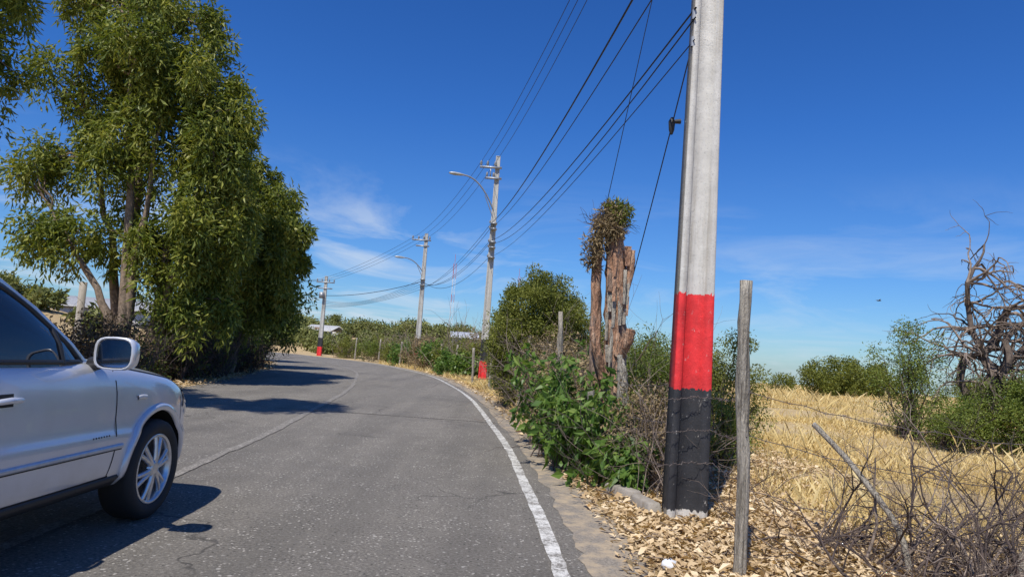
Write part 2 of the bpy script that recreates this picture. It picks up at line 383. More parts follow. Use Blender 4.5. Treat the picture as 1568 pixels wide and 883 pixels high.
def lamp(name,base,head):
    A=Acc(); b=np.array(base);h=np.array(head); t=np.linspace(0,1,10)[:,None]
    P=b+(h-b)*np.c_[t,t,1-(1-t)**2.2]; tube(A,P,.035,6,0)
    tube(A,[b+(0,0,-.35),b+(h-b)*np.array([.28,.28,.42])],.02,5,0)
    d=h-P[-2]; d[2]=0; d/=np.linalg.norm(d); 
    prof=[(-.1,.04),(0,.07),(.15,.11),(.4,.13),(.58,.1),(.66,.03)]
    V=[];k=10
    for s,r in prof:
        for j in range(k):
            a=j*2*math.pi/k; sx=np.cross(d,(0,0,1)); V.append(h+d*s+sx*math.cos(a)*r+np.array([0,0,math.sin(a)*r*.55]))
    Q=[(i*k+j,i*k+(j+1)%k,(i+1)*k+(j+1)%k,(i+1)*k+j) for i in range(len(prof)-1) for j in range(k)]
    A.add(V,Q,1)
    return A.build(name,[M['metal'],simple('lamp_housing',(.45,.46,.45),.4,.2)],True)
lamp('street_lamp',(-1.12,31.1,7.85),(-2.55,30.6,9.2))
lamp('street_lamp',(-6.2,46.9,6.5),(-7.4,46.4,7.25))

def sagline(a,b,s,n=16):
    a=np.array(a,float);b=np.array(b,float);t=np.linspace(0,1,n)[:,None]
    P=a+(b-a)*t; P[:,2]-=(4*s*t*(1-t))[:,0]; return P
A=Acc()
for i,(xx,x2) in enumerate(((2.45,-1.8),(2.57,-1.5),(2.7,-1.15))):
    tube(A,sagline((xx,6.64,10.45),(x2,31.05,10.0),.55),.009,4)
    tube(A,sagline((x2,31.05,10.0),(-6.9+i*.45,46.9,8.8),.45),.010,4)
    tube(A,sagline((-6.9+i*.45,46.9,8.8),(-16.1+i*.5,57.4,6.3),.3),.010,4)
    tube(A,sagline((-16.1+i*.5,57.4,6.3),(-38+i*.5,68,6.6),.5),.010,4)
    tube(A,sagline((xx,6.64,10.45),(xx+.6,-15,10.6),.5),.010,4)
P=sagline((2.57,6.64,10.45),(-1.5,31.05,10.0),.55,50)[17]
box(A,P,(.5,.04,.05)); 
for dx in(-.2,0,.17): tube(A,[P+(dx,0,-.07),P+(dx,0,.1)],.025,5)
A.build('power_line',[M['wire']])
A=Acc()
lows=[(6.35,7.15,.45,.016),(5.85,6.95,.45,.009),(4.95,6.35,.45,.011),(4.85,6.25,.62,.009),(4.62,5.6,.4,.007)]
for i,(z1,z2,s,r) in enumerate(lows):
    tube(A,sagline((1.62,6.55,z1),(-1.15,31.0,z2),s),r,4)
    tube(A,sagline((-1.15,31.0,z2),(-6.25,46.9,5.2+i*.18),.5+.12*i),.011,4)
    tube(A,sagline((-6.25,46.9,5.2+i*.18),(-15.6,57.4,4.0+i*.15),.35+.1*i),.010,4)
tube(A,sagline((1.66,6.6,8.0),(1.22,9.5,3.5),.03),.005,4)
tube(A,sagline((1.65,6.6,4.78),(1.9,12,2.0),.05),.007,4)
P=np.array([1.70,7.74,4.15])
tube(A,[P+(0,0,-.1),P+(0,0,-.05),P+(0,0,.05),P+(0,0,.1)],[.015,.032,.04,.015],8)
tube(A,[P+(0,0,.05),P+(.1,0,.06)],[.02,.03],6)
tube(A,sagline((-6.1,47,5.8),(-15.4,57.4,5.0),.3),.02,4)
A.build('telephone_cable',[M['wire']])

# ------------------------------------------------------------ fence
A=Acc(); zs=np.linspace(-.2,2.08,16)
P=np.array([(1.72+.012*math.sin(z*3)-.012*z,4.98+.004*z,z) for z in zs])
tube(A,P,.046-.004*zs/2,10,0,.08,cap=True)
A.build('fence_post',[M['greywood']],True)
A=Acc()
def barbed(pts,sag=.05):
    for a,b in zip(pts[:-1],pts[1:]):
        P=sagline(a,b,sag,20); P[1:-1]+=rng.normal(0,.006,P[1:-1].shape)
        tube(A,P,.0028,4)
        L=np.linalg.norm(np.array(b)-a)
        for t in np.arange(.05,1,.13/L):
            q=P[min(int(t*19),18)]; 
            for k in range(2):
                d=rng.normal(size=3);d/=np.linalg.norm(d);tube(A,[q-d*.02,q+d*.02],.002,3)
for z in (.55,.85,1.15): barbed([(1.45,6.46,z-.05),(1.75,6.5,z),(1.97,6.5,z)],.0); barbed([(1.97,6.5,z),(1.72,4.93,z+.12)],.03)
for z,z2 in ((1.28,1.05),(.98,.72),(.6,.35)): barbed([(1.74,4.95,z),(4.3,5.0,z2),(7,5.2,z2-.1)],.08)
for z in (.5,.9,1.25): barbed([(1.5,6.5,z),(1.25,10,z),(.95,14,z+.1),(.1,21,z)],.08)
A.build('barbed_wire_fence',[M['barbed']])
for x,y,h,r,ln in ((.95,14.2,2.0,.045,.05),(1.0,12.0,2.2,.04,-.06),(.35,17.2,1.9,.045,.1),(-.55,24,1.6,.05,.02),(-1.3,27.5,1.5,.05,-.03),(-2.6,35,1.6,.05,.05),(-3.6,38,1.6,.05,0),(-4.8,41,1.7,.05,.04),(-6.9,45,1.6,.05,.03),(-9.2,50,1.7,.06,.03),(-11.7,53.6,1.7,.06,.03)):
    A=Acc(); zs=np.linspace(-.1,h,8); tube(A,[(x+ln*z,y,z) for z in zs],r,7,0,.12,cap=True); A.build('fence_post',[M['greywood']],True)

# ------------------------------------------------------------ cut tree stump
A=Acc()
def trunk(pts,rad,n=18,mat=0,j=.10):
    P=catmull(np.array(pts,float),7); R=catmull(np.array([[r,0] for r in rad]),7)[:,0]; tube(A,P,R,n,mat,j,cap=True)
trunk([(1.5,9.6,-.1),(1.48,9.55,.8),(1.47,9.5,1.6),(1.42,9.5,2.4),(1.38,9.5,3.2)],[.24,.17,.155,.14,.12])
trunk([(1.32,9.4,.2),(1.2,9.42,1.2),(1.17,9.45,2.0),(1.14,9.45,2.9),(1.18,9.45,3.2)],[.12,.08,.075,.065,.05])
trunk([(1.47,9.5,2.2),(1.59,9.45,2.6),(1.61,9.45,2.95)],[.08,.06,.05])
trunk([(1.5,9.4,1.5),(1.6,9.3,1.72),(1.63,9.28,1.86)],[.09,.07,.06])
trunk([(1.3,9.3,1.2),(1.16,9.2,1.6),(1.08,9.2,1.85)],[.07,.05,.03])
trunk([(1.42,8.9,-.1),(1.5,8.95,.7),(1.49,8.95,1.25),(1.45,9.0,1.5)],[.11,.08,.06,.04],10,1,.2)
trunk([(1.2,9.0,-.1),(1.15,9.0,.6),(1.1,9.0,1.05)],[.08,.06,.04],8,1,.2)
for _ in range(26):
    z=rng.uniform(.9,3.0); a=rng.uniform(-2.6,-.4); r=.16; x=1.44+r*math.cos(a); y=9.5+r*math.sin(a)
    l=rng.uniform(.2,.55); w=rng.uniform(.02,.05); o=rng.uniform(.01,.06)
    A.add([(x-w,y,z),(x+w,y,z),(x+w*.6,y-o,z-l),(x-w*.6,y-o,z-l)],[(0,1,2,3)],0 if rng.random()<.5 else 1)
C=ell_pts((1.28,9.45,3.3),(.22,.2,.24),34); leaves(A,C,.11,60,.07,.02,.3,2)
C=ell_pts((1.08,9.4,2.9),(.12,.12,.26),16); leaves(A,C,.1,50,.07,.02,.3,2)
C=ell_pts((1.38,9.45,3.42),(.16,.12,.18),20); leaves(A,C,.1,55,.08,.022,.3,3)
for q in range(34): grow(A,(1.28+rng.normal(0,.1),9.4,3.1),(rng.normal(0,.6),rng.normal(0,.5),1),.42,.008,1,4)
A.build('tree_stump',[M['stump'],M['greywood'],M['drybrush'],M['acacia'],M['twigdark']],[0,1])

# ------------------------------------------------------------ vegetation, right-hand verge
def gz(x,y): return float(tz(np.array([x]),np.array([y]))[0])
def sprawl(name,spots,per,L,W,mat):
    A=Acc()
    for (x,y,h,r) in spots:
        for _ in range(8):
            e=np.array((x+rng.normal(0,r),y+rng.normal(0,r),h*rng.uniform(.3,1.1)))
            P=arc((x+rng.normal(0,.08),y,0),e,7,.15,.03); tube(A,P,np.linspace(.009,.003,7),4,0)
            leaves(A,P[2:],.1,per,L,W,.7,1)
            leaves(A,[e],.14,per,L,W,.6,1)
    A.build(name,[M['twigdark'],mat],[0])
sprawl('broadleaf_shrub',[(.8,8.9,1.1,.25),(1.0,8.6,.9,.22),(1.2,8.4,.7,.2),(.95,9.2,1.35,.25),(.7,9.6,1.35,.25),(1.35,8.0,.5,.2),(1.1,9.1,1.1,.25),(.6,9.9,1.0,.2)],8,.13,.07,M['broad'])
sprawl('broadleaf_shrub',[(.8,10.6,1.4,.28),(.55,11.2,1.1,.25),(.9,11.4,1.5,.25)],8,.13,.07,M['broad'])
sprawl('broadleaf_shrub',[(1.42,7.95,.55,.13),(1.5,8.5,.7,.15),(1.3,8.6,1.0,.2),(1.4,7.7,.45,.12)],8,.14,.06,M['broad'])
shrub('spiny_bush',(.72,18,0),1.15,3.5,300,260,.07,.032,M['acacia'],crad=.3,power=.33)
shrub('spiny_bush',(1.75,19,0),1.2,2.9,150,220,.07,.032,M['acacia'],crad=.3)
shrub('spiny_bush',(.25,19.0,0),.55,1.6,70,170,.07,.03,M['shrub'],crad=.24)
shrub('spiny_bush',(2.7,15,0),1.0,2.0,80,200,.055,.024,M['acacia'],crad=.28)
shrub('spiny_bush',(3.4,11.2,0),.75,2.05,80,200,.045,.019,M['acacia'],crad=.22)
shrub('spiny_bush',(2.5,11.6,0),.6,2.0,70,180,.045,.019,M['shrub'],crad=.22)
shrub('spiny_bush',(2.9,9.4,0),.4,1.1,30,150,.045,.018,M['shrub'],crad=.2)
shrub('spiny_bush',(3.6,17,0),1.2,1.8,80,160,.06,.025,M['farleaf'],crad=.35)
shrub('dry_bush',(1.25,12.6,0),.7,1.9,60,80,.055,.022,M['drybrush'],M['twig'],crad=.26,nst=40)
shrub('dry_bush',(1.0,15.6,0),.8,2.0,70,80,.055,.022,M['drybrush'],M['twig'],crad=.28,nst=40)
shrub('dry_bush',(1.70,8.1,0),.4,1.3,50,60,.05,.02,M['drybrush'],M['twig'],crad=.2,nst=30)
shrub('dry_bush',(.95,9.9,0),.5,1.7,36,60,.06,.025,M['drybrush'],M['twig'],crad=.22,nst=30)
A=Acc()
def brush(n,xr,yr,h,rad,depth=2,lean=.7,kids=3,mat=0):
    for _ in range(n):
        x=xr[0]+(xr[1]-xr[0])*rng.random(); y=yr[0]+(yr[1]-yr[0])*rng.random()
        grow(A,(x,y,0.0),(rng.normal(0,lean),rng.normal(0,lean),1),h*rng.uniform(.5,1.2),rad*rng.uniform(.6,1.3),depth,mat if rng.random()<.7 else 1-mat,kids=kids)
brush(44,(1.3,2.05),(7.2,8.3),1.15,.007)
brush(40,(.9,1.9),(10,13),1.9,.010)
brush(54,(.3,1.7),(12.5,17),1.9,.011)
brush(12,(.8,1.3),(8.4,9.4),1.3,.006)
brush(12,(2.2,3.0),(7,9),.6,.006)
A.build('brushwood',[M['twig'],M['twigdark']],True)
A=Acc()
for bx,by,n,h in ((2.6,5.7,7,1.1),(2.95,5.2,8,1.0),(3.5,5.0,12,.95),(4.1,5.2,12,1.0),(3.8,6.0,7,1.0),(2.9,4.4,10,.7),(3.5,4.3,14,.75),(4.5,5.6,10,1.1),(3.2,4.7,8,.8)):
    for _ in range(n):
        grow(A,(bx+rng.normal(0,.2),by+rng.normal(0,.15),0),(rng.normal(0,.6),rng.normal(0,.4),.8),h*rng.uniform(.5,1.1),.012*rng.uniform(.6,1.5),3,0 if rng.random()<.3 else 1,.26,.03,7,5,3)
for _ in range(140):
    grow(A,(rng.uniform(2.4,5.4),rng.uniform(4.2,5.8),.03),(rng.normal(0,1),rng.normal(0,.6),.2),rng.uniform(.4,1.0),.006,2,0 if rng.random()<.3 else 1,.26,.02)
tube(A,catmull(np.array([(2.62,5.9,1.02),(2.78,5.5,.72),(2.95,5.2,.35),(2.95,5.0,0)]),4),.022,8,2,.12,cap=True)
tube(A,[(3.75,5.0,.42),(4.0,4.85,.34),(4.4,4.7,.22)],[.03,.045,.05],8,2,.15,cap=True)
tube(A,[(3.4,4.75,0),(3.52,4.75,.25),(3.55,4.72,.4)],[.05,.04,.03],8,2,.15,cap=True)
A.build('dead_branches',[M['twig'],M['twigdark'],M['greywood']],True)

A=Acc(); 
for (x,y,r,h,n) in ((-1.9,34,.9,1.5,30),(-1.0,34,.8,1.9,24),(-3.1,37,1.0,1.7,34),(-4.6,41,1.1,1.8,34),(-5.6,44,1.1,1.9,34),(-1.5,40,1.4,2.6,36),(-3.2,45,1.6,2.8,36),(-7.8,49,1.2,1.7,30),(-10,52,1.2,1.6,30),(-6,52,1.5,2.2,30),(-12.8,55.5,1.2,1.6,26),(-10,58,1.6,2.3,26),(1.0,26,1.1,1.9,30),(2.5,30,1.6,2.0,30),(.8,36,1.6,2.2,30)):
    C=ell_pts((x,y,h*.5),(r,r,h*.5),n); k=rng.random(); leaves(A,C,.33,110,.1,.05,.1,0 if k<.5 else (1 if k<.7 else 3))
    C=ell_pts((x,y,h*.3),(r*1.1,r,h*.3),8); leaves(A,C,.3,60,.1,.05,.1,3)
    for _ in range(10): grow(A,(x+rng.normal(0,r*.5),y,0),(rng.normal(0,.3),0,1),h*1.15,.02,1,2)
A.build('hedgerow_shrubs',[M['acacia'],M['shrub'],M['twig'],M['drybrush']])
A=Acc()
for x,y,r,h in ((-1.9,33.6,.8,1.3),(-2.9,35.6,.8,1.2)):
    C=ell_pts((x,y,h*.5),(r,r,h*.5),30); leaves(A,C,.3,70,.14,.08,.3,0)
C=ell_pts((-4.0,39,.8),(1.2,1,.8),30); leaves(A,C,.35,70,.16,.09,.3,0)
C=ell_pts((-6.9,46,.7),(1.0,1,.8),24); leaves(A,C,.35,70,.16,.09,.3,0)
A.build('roadside_bushes',[M['broad']])
A=Acc()
def far(n,xr,yr,rr,hr,per=70,L=.3,mat=0):
    for _ in range(n):
        x=rng.uniform(*xr);y=rng.uniform(*yr);r=rng.uniform(*rr);h=rng.uniform(*hr);z=gz(x,y)
        if -1.0<edge_dist(np.array([x]),np.array([y]))[0]<9: continue
        C=ell_pts((x,y,z+h*.5),(r,r,h*.5),int(14+r*6)); leaves(A,C,r*.35,per,L,L*.5,.1,mat)
far(50,(-34,6),(66,98),(1.0,2.2),(1.0,2.2)); far(46,(-70,20),(106,160),(2,4),(2,4),60,.5)
far(18,(-40,-20),(26,56),(.8,1.6),(.8,1.8)); far(14,(-60,-30),(50,95),(1.5,3),(2,4)); far(18,(-8,6),(58,75),(1,1.8),(1.0,1.8))
A.build('distant_trees',[M['farleaf']])
A=Acc(); C=ell_pts((22.2,45,gz(22,45)+1.0),(3.1,2,1.35),150,.33); leaves(A,C,.45,170,.14,.07,.0,0); A.build('thorn_bush',[M['acacia']])
A=Acc(); C=ell_pts((18.5,47,gz(18,47)+.6),(1.0,1,.6),20); leaves(A,C,.4,100,.13,.06,.0,0)
C=ell_pts((31,44,gz(31,44)+.9),(3,2,.8),70); leaves(A,C,.5,120,.13,.06,.0,0); A.build('thorn_bush',[M['acacia']])

# ------------------------------------------------------------ right-hand dead thorn tree
A=Acc(); bx,by=11.2,17.0
for e,r in (((12.1,16.8,3.3),.19),((12.6,16.7,3.7),.13),((11.4,17.0,4.3),.12),((13.4,17,3.6),.11)):
    P=arc((bx,by,-.1),e,10,.0,.035); tube(A,P,np.linspace(r,r*.4,10),7,0,.1)
    for q in P[4:]:
        for k in range(4):
            grow(A,q,(rng.normal(.05,.9),rng.normal(0,.5),rng.uniform(.0,.9)),rng.uniform(.8,1.7),.036,2,0 if rng.random()<.5 else 1,.5,.17,7,4,3)
A.build('dead_tree',[M['barkdark'],M['twig']],True)
shrub('thorn_tree',(10.1,17.4,0),.9,3.0,70,130,.06,.028,M['shrub'],crad=.28)
shrub('spiny_bush',(12.4,16.0,0),1.8,1.6,190,220,.06,.028,M['shrub'],crad=.32)
shrub('spiny_bush',(10.4,16.2,0),.8,1.0,50,150,.06,.026,M['shrub'],crad=.28)

# ------------------------------------------------------------ grass + leaf litter
def blades(name,X,Y,h,w,mat):
    n=len(X); Z=tz(X,Y); a=rng.random(n)*math.pi
    H=h*(1+rng.normal(0,.3,n)).clip(.3,2.2)
    lean=rng.normal(0,.45,(n,2))*H[:,None]
    sx=np.cos(a)*w/2*(1+rng.random(n)); sy=np.sin(a)*w/2*(1+rng.random(n))
    V=np.stack([np.c_[X-sx,Y-sy,Z],np.c_[X+sx,Y+sy,Z],np.c_[X+lean[:,0]*.45+sx*.6,Y+lean[:,1]*.45+sy*.6,Z+H*.6],np.c_[X+lean[:,0],Y+lean[:,1],Z+H]],1)
    A=Acc(); A.add(V.reshape(-1,3),np.arange(4*n).reshape(-1,4),0); return A.build(name,[mat])
n=330000
Yb=6.0*np.exp(rng.random(n)**.85*math.log(88/6.0)); Xb=Yb*(.16+.64*rng.random(n))
ok=(Xb>2.8+rng.random(n)*1.2)&(edge_dist(Xb,Yb)<-1.5); Xb,Yb=Xb[ok],Yb[ok]
pt=np.sin(Xb*1.1+2*np.sin(Yb*.6))+np.sin(Yb*.9+Xb*.35)+np.sin(Xb*.31-Yb*.23)+rng.normal(0,.5,len(Xb))
ok=rng.random(len(Xb))<np.clip(.42+.28*pt,.06,1); Xb,Yb,pt=Xb[ok],Yb[ok],pt[ok]
hh=np.where(rng.random(len(Xb))<.02+.05*(pt>1.2),.28,.065+.025*np.clip(pt,-1,2))*(.7+.028*Yb.clip(0,30))
blades('dry_grass',Xb,Yb,hh,.004+.0008*Yb,M['grass'])
n=26000
Xc=rng.uniform(-9,1.5,n*2); Yc=rng.uniform(14,60,n*2); e=edge_dist(Xc,Yc); ok=(e<-.8)&(e>-4); blades('verge_grass',Xc[ok],Yc[ok],.22,.02,M['grass'])
def litter(name,X,Y,L,mat,lift=.03):
    n=len(X); A=Acc(); p=np.c_[X,Y,np.maximum(tz(X,Y),0)+.012+rng.random(n)*lift]
    a=rng.random(n)*2*math.pi; d=np.c_[np.cos(a),np.sin(a),rng.normal(0,.3,n)]; s=np.c_[-np.sin(a),np.cos(a),rng.normal(0,.35,n)]
    l=L*(1+rng.normal(0,.4,n)).clip(.3,2); w=l*rng.uniform(.25,.6,n)
    up=np.array([0,0,1.])*(l*rng.uniform(-.1,.32,n))[:,None]
    V=np.stack([p,p+d*(l*.5)[:,None]+s*(w*.5)[:,None]+up,p+d*l[:,None],p+d*(l*.5)[:,None]-s*(w*.5)[:,None]+up*.3],1)
    V[...,2]=np.maximum(V[...,2],.012)
    A.add(V.reshape(-1,3),np.arange(4*n).reshape(-1,4),0); return A.build(name,[mat])
n=90000
Y=3.6+9*rng.random(n)**1.4; X=rng.uniform(.5,5,n); e=-edge_dist(X,Y)
cl=.5+.5*np.sin(X*5+2*np.sin(Y*3))*np.sin(Y*4.1+X)
ok=(e>.45)&(rng.random(n)<ss(.4,.95,e)*ss(5.4,2.4,X)*(.5+.5*cl)+.02); X,Y=X[ok],Y[ok]
litter('fallen_leaves',X,Y,.058,M['dryleaf'],.03)
Y=rng.uniform(11,40,22000); X=rng.uniform(-6,3,22000); e=-edge_dist(X,Y); ok=(e>.4)&(e<2.5); litter('fallen_leaves',X[ok],Y[ok],.09,M['dryleaf'])
Y=rng.uniform(10,40,60000); X=rng.uniform(-16,-5,60000); e=edge_dist(X,Y); ok=(e>7.0)&(e<9.8)&(rng.random(60000)<ss(6.9,7.8,e)+.05); litter('fallen_leaves',X[ok],Y[ok],.085,M['dryleaf'])
A=Acc()
for _ in range(160):
    x=rng.uniform(.95,3.2);y=rng.uniform(4.3,8.5); a=rng.random()*6.28;l=rng.uniform(.08,.35)
    tube(A,[(x,y,.03),(x+math.cos(a)*l*.5,y+math.sin(a)*l*.5,.04+rng.random()*.03),(x+math.cos(a+.3)*l,y+math.sin(a+.3)*l,.03)],[.004,.004,.002],4,0)
A.build('fallen_twigs',[M['twig']])
A=Acc(); 
for (x,y,a,l) in ((1.32,7.5,.5,.55),(1.45,6.95,.25,.5)): box(A,(x,y,.05),(.16,l,.13),0,a,.82)
o=A.build('broken_kerb',[M['conc']]); bv=o.modifiers.new('b','BEVEL'); bv.width=.02; bv.segments=2
A=Acc(); k=9
V=[(1.23+.055*math.cos(a)*r,5.0+.035*math.sin(a)*r,.035+z) for z,r in((-.02,.6),(0,1),(.03,.9),(.05,.3)) for a in np.linspace(0,2*math.pi,k,endpoint=False)]
V=np.array(V)+rng.normal(0,.006,(len(V),3)); A.add(V,[(i*k+j,i*k+(j+1)%k,(i+1)*k+(j+1)%k,(i+1)*k+j) for i in range(3) for j in range(k)],0)
A.build('litter_paper',[simple('white_paper',(.75,.75,.75),.6)])

# ------------------------------------------------------------ eucalyptus trees
tree('eucalyptus_tree',[(-9.8,19.2,0),(-10.9,19.6,0),(-10.3,18.6,0)],
 [(0,(-9.2,19,8)),(0,(-8.3,18.6,5.8)),(1,(-11,19.5,10.8)),(1,(-12.4,19.2,7.2)),(2,(-11.2,18.5,10)),(2,(-12.6,18.6,4.4)),(0,(-8.4,19.4,3.9)),(2,(-9.8,18.4,7))],
 [((-12.0,19.3,11.0),(1.7,1.6,1.5),34),((-10.4,19,9.6),(1.8,1.7,1.6),44),((-9.4,19,8.0),(1.5,1.7,1.5),38),((-12.4,19.2,8.3),(1.4,1.5,1.5),26),((-8.5,19,6.6),(1.0,1.5,1.5),34),((-13.3,19,5.9),(.7,1.2,.8),12),
  ((-10.7,19,6.3),(1.7,1.5,1.2),26),((-8.4,19,4.3),(1.1,1.4,1.6),36),((-12.5,18.6,3.8),(1.2,1.0,.6),14),((-10.6,18.8,3.6),(1.0,1.3,1.0),12),((-9.0,19.3,2.5),(1.3,1.3,1.2),28)],
 200,.2,.055,.6,M['euc'],M['bark'],.48,.17,1.,.026)
tree('eucalyptus_tree',[(-9.6,24.2,0),(-10.2,25,0)],[(0,(-9,24,6.3)),(0,(-8,23.8,4.6)),(1,(-10.2,25,7)),(1,(-9.6,24,3.5))],
 [((-9.6,24.2,6.5),(1.3,1.5,1.1),34),((-8.5,24,5.2),(1.2,1.5,1.3),38),((-8.2,24,3.6),(1.0,1.4,1.3),34),((-9.6,24,3.0),(1.4,1.4,1.8),36),((-10.8,25,5),(1.5,1.5,1.8),24)],
 220,.2,.06,.6,M['euc'],M['bark'],.48,.15)
tree('eucalyptus_tree',[(-11.6,30.5,0)],[(0,(-11.5,30,5.6)),(0,(-10.5,30,4))],
 [((-11.2,30.5,4.4),(1.6,1.6,2.2),50),((-10.9,30.5,2.3),(1.4,1.4,1.5),36)],190,.2,.07,.5,M['euc2'],M['bark'],.48,.13)
tree('eucalyptus_tree',[(-14.2,38,0)],[(0,(-14.2,38,4.6)),(0,(-13.2,38,3.2))],
 [((-14,38,3.0),(1.7,1.6,1.6),50)],170,.2,.08,.4,M['euc2'],M['bark'],.5,.13)
tree('eucalyptus_tree',[(-11.2,12.6,0)],[(0,(-10.6,12.3,8)),(0,(-9.7,12,6)),(0,(-9.6,12,4.6))],
 [((-10.2,12.3,7.6),(.9,1.2,1.6),26),((-9.75,12.1,6.0),(.6,.8,.7),14),((-10.6,12.3,5.3),(.9,.9,1),10)],200,.16,.045,.6,M['euc'],M['barkdark'],.4,.14)
tree('eucalyptus_tree',[(-10.4,8.8,0)],[(0,(-8.2,8.6,10.6)),(0,(-9.8,8.2,11)),(0,(-7.4,9.4,9.6))],  # unseen tree, added with its crown above the view to shadow the road
 [((-7.7,9.0,10.4),(1.5,1.5,1.0),34),((-9.4,8.4,11),(1.5,1.3,1.1),26),((-6.8,9.2,10.4),(1.0,1.0,.7),16)],150,.2,.075,.6,M['euc'],M['bark'],.48,.16)
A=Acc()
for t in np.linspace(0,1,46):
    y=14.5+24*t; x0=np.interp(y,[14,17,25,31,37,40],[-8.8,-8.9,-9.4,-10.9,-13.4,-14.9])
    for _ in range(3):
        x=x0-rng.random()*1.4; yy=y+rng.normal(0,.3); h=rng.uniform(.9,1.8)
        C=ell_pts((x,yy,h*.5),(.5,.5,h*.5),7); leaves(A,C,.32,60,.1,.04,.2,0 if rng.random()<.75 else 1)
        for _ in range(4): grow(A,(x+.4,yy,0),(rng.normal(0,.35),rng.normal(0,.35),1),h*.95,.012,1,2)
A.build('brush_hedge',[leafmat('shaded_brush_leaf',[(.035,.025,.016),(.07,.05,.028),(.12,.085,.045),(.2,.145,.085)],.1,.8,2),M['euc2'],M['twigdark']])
A=Acc(); tube(A,[(-13.6,22,0),(-13.6,22,2.7)],.11,8,0,.03,cap=True); A.build('concrete_post',[M['conc']],True)
wallm=simple('house_wall',(.7,.67,.62),.8); roofm=simple('house_roof',(.6,.58,.55),.7); winm=simple('window_dark',(.08,.085,.09),.2); doorm=simple('door_brown',(.2,.13,.08),.6)
def house(name,x,y,w,d,h,rz,rm):
    e=bpy.data.objects.new(name,None); scene.collection.objects.link(e); z=gz(x,y); e.location=(x,y,z); e.rotation_euler=(0,0,rz)
    A=Acc(); box(A,(0,0,h/2-.3),(w,d,h+.6)); A.build('walls',[wallm],parent=e)
    A=Acc(); o=.35
    V=[(-w/2-o,-d/2-o,h),(w/2+o,-d/2-o,h),(w/2+o,0,h+.8),(-w/2-o,0,h+.8),(-w/2-o,d/2+o,h),(w/2+o,d/2+o,h)]
    V2=[(a,b,c+.12) for a,b,c in V]
    A.add(V+V2,[(0,1,2,3),(3,2,5,4),(6,7,8,9),(9,8,11,10),(0,1,7,6),(4,5,11,10),(0,3,9,6),(1,2,8,7),(3,4,10,9),(2,5,11,8)]); A.build('roof',[rm],parent=e)
    A=Acc(); 
    for q in (-.32,.34): box(A,(q*w,-d/2-.02,h*.58),(.7,.06,.7))
    A.build('windows',[winm],parent=e)
    A=Acc(); box(A,(0,-d/2-.02,.88),(.8,.06,1.7)); A.build('door',[doorm],parent=e)
house('house',-6.4,100,3.4,5,1.8,.1,simple('roof_light',(.7,.7,.7),.5))
house('house',-27.5,104,3.8,5,1.2,-.2,roofm)
house('house',-33,58,8,6,2.6,.35,roofm)
def mast(name,x,y,h,w):
    A=Acc(); z=gz(x,y); n=int(h/1.6)
    for k in range(3):
        a=k*2.094; ox,oy=math.cos(a)*w,math.sin(a)*w; a2=(k+1)*2.094; px,py=math.cos(a2)*w,math.sin(a2)*w
        for i in range(n):
            z0=z+i*h/n;z1=z+(i+1)*h/n; mt=0 if (i>=n-2 or i==n//2) else 1
            tube(A,[(x+ox,y+oy,z0),(x+ox,y+oy,z1)],.035,4,mt)
            tube(A,[(x+ox,y+oy,z0),(x+px,y+py,z1)],.02,3,mt)
    tube(A,[(x,y,z+h),(x,y,z+h+2)],.04,4,0)
    A.build(name,[simple('mast_red',(.55,.12,.1),.5),simple('mast_white',(.8,.82,.85),.5)])
mast('radio_mast',-12.8,150,17,.4); mast('radio_mast',1.6,172,19,.3)
A=Acc(); c=np.array((48.0,90,11.4))
tube(A,[c+(-.35,0,0),c+(-.15,0,.01),c+(.1,0,.02),c+(.3,0,0)],[.02,.08,.07,.01],8,0)
A.add([c+(-.12,.03,.03),c+(.1,.03,.03),c+(-.02,.55,.16),c+(-.2,.5,.14),c+(-.12,-.03,.03),c+(.1,-.03,.03),c+(-.02,-.55,.16),c+(-.2,-.5,.14),c+(-.3,.02,0),c+(-.3,-.02,0),c+(-.5,-.1,0),c+(-.5,.1,0)],[(0,1,2,3),(4,5,6,7),(8,9,10,11)],0)
A.build('bird',[simple('bird_feather',(.05,.05,.05),.7)])

# ------------------------------------------------------------ silver SUV
car=bpy.data.objects.new('silver_suv',None); scene.collection.objects.link(car)
def paint():
    m,nt,b=nm('car_paint_silver'); f=noise(nt,900,2,.5,pos(nt)); du=noise(nt,3,5,.6,pos(nt))
    c=ramp(nt,f,[(.3,(.62,.63,.67)),(.7,(.78,.79,.83))]); c=mix(nt,ramp(nt,du,[(.5,0),(.8,.25)]),c,(.5,.47,.43))
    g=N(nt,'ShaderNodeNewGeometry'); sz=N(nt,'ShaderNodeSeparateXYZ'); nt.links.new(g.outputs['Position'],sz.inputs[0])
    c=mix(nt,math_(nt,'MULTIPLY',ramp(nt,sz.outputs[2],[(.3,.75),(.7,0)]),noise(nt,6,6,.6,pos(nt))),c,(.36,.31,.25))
    nt.links.new(c,b.inputs['Base Color'])
    b.inputs['Metallic'].default_value=.35; b.inputs['Roughness'].default_value=.3; b.inputs['Coat Weight'].default_value=1; b.inputs['Coat Roughness'].default_value=.03
    return m
PM=paint()
def plain(name,c,r,mt=0,coat=0,spec=.5):
    m,nt,b=nm(name); f=noise(nt,30,4,.6,pos(nt)); nt.links.new(ramp(nt,f,[(.3,[x*.9 for x in c]),(.7,[min(1,x*1.1) for x in c])]),b.inputs['Base Color'])
    b.inputs['Roughness'].default_value=r;b.inputs['Metallic'].default_value=mt;b.inputs['Coat Weight'].default_value=coat;b.inputs['Specular IOR Level'].default_value=spec;return m
GL=plain('car_glass',(.012,.014,.017),.03,0,0,.7); BK=plain('black_plastic',(.02,.02,.022),.5); TY=plain('tyre_rubber',(.022,.022,.022),.75)
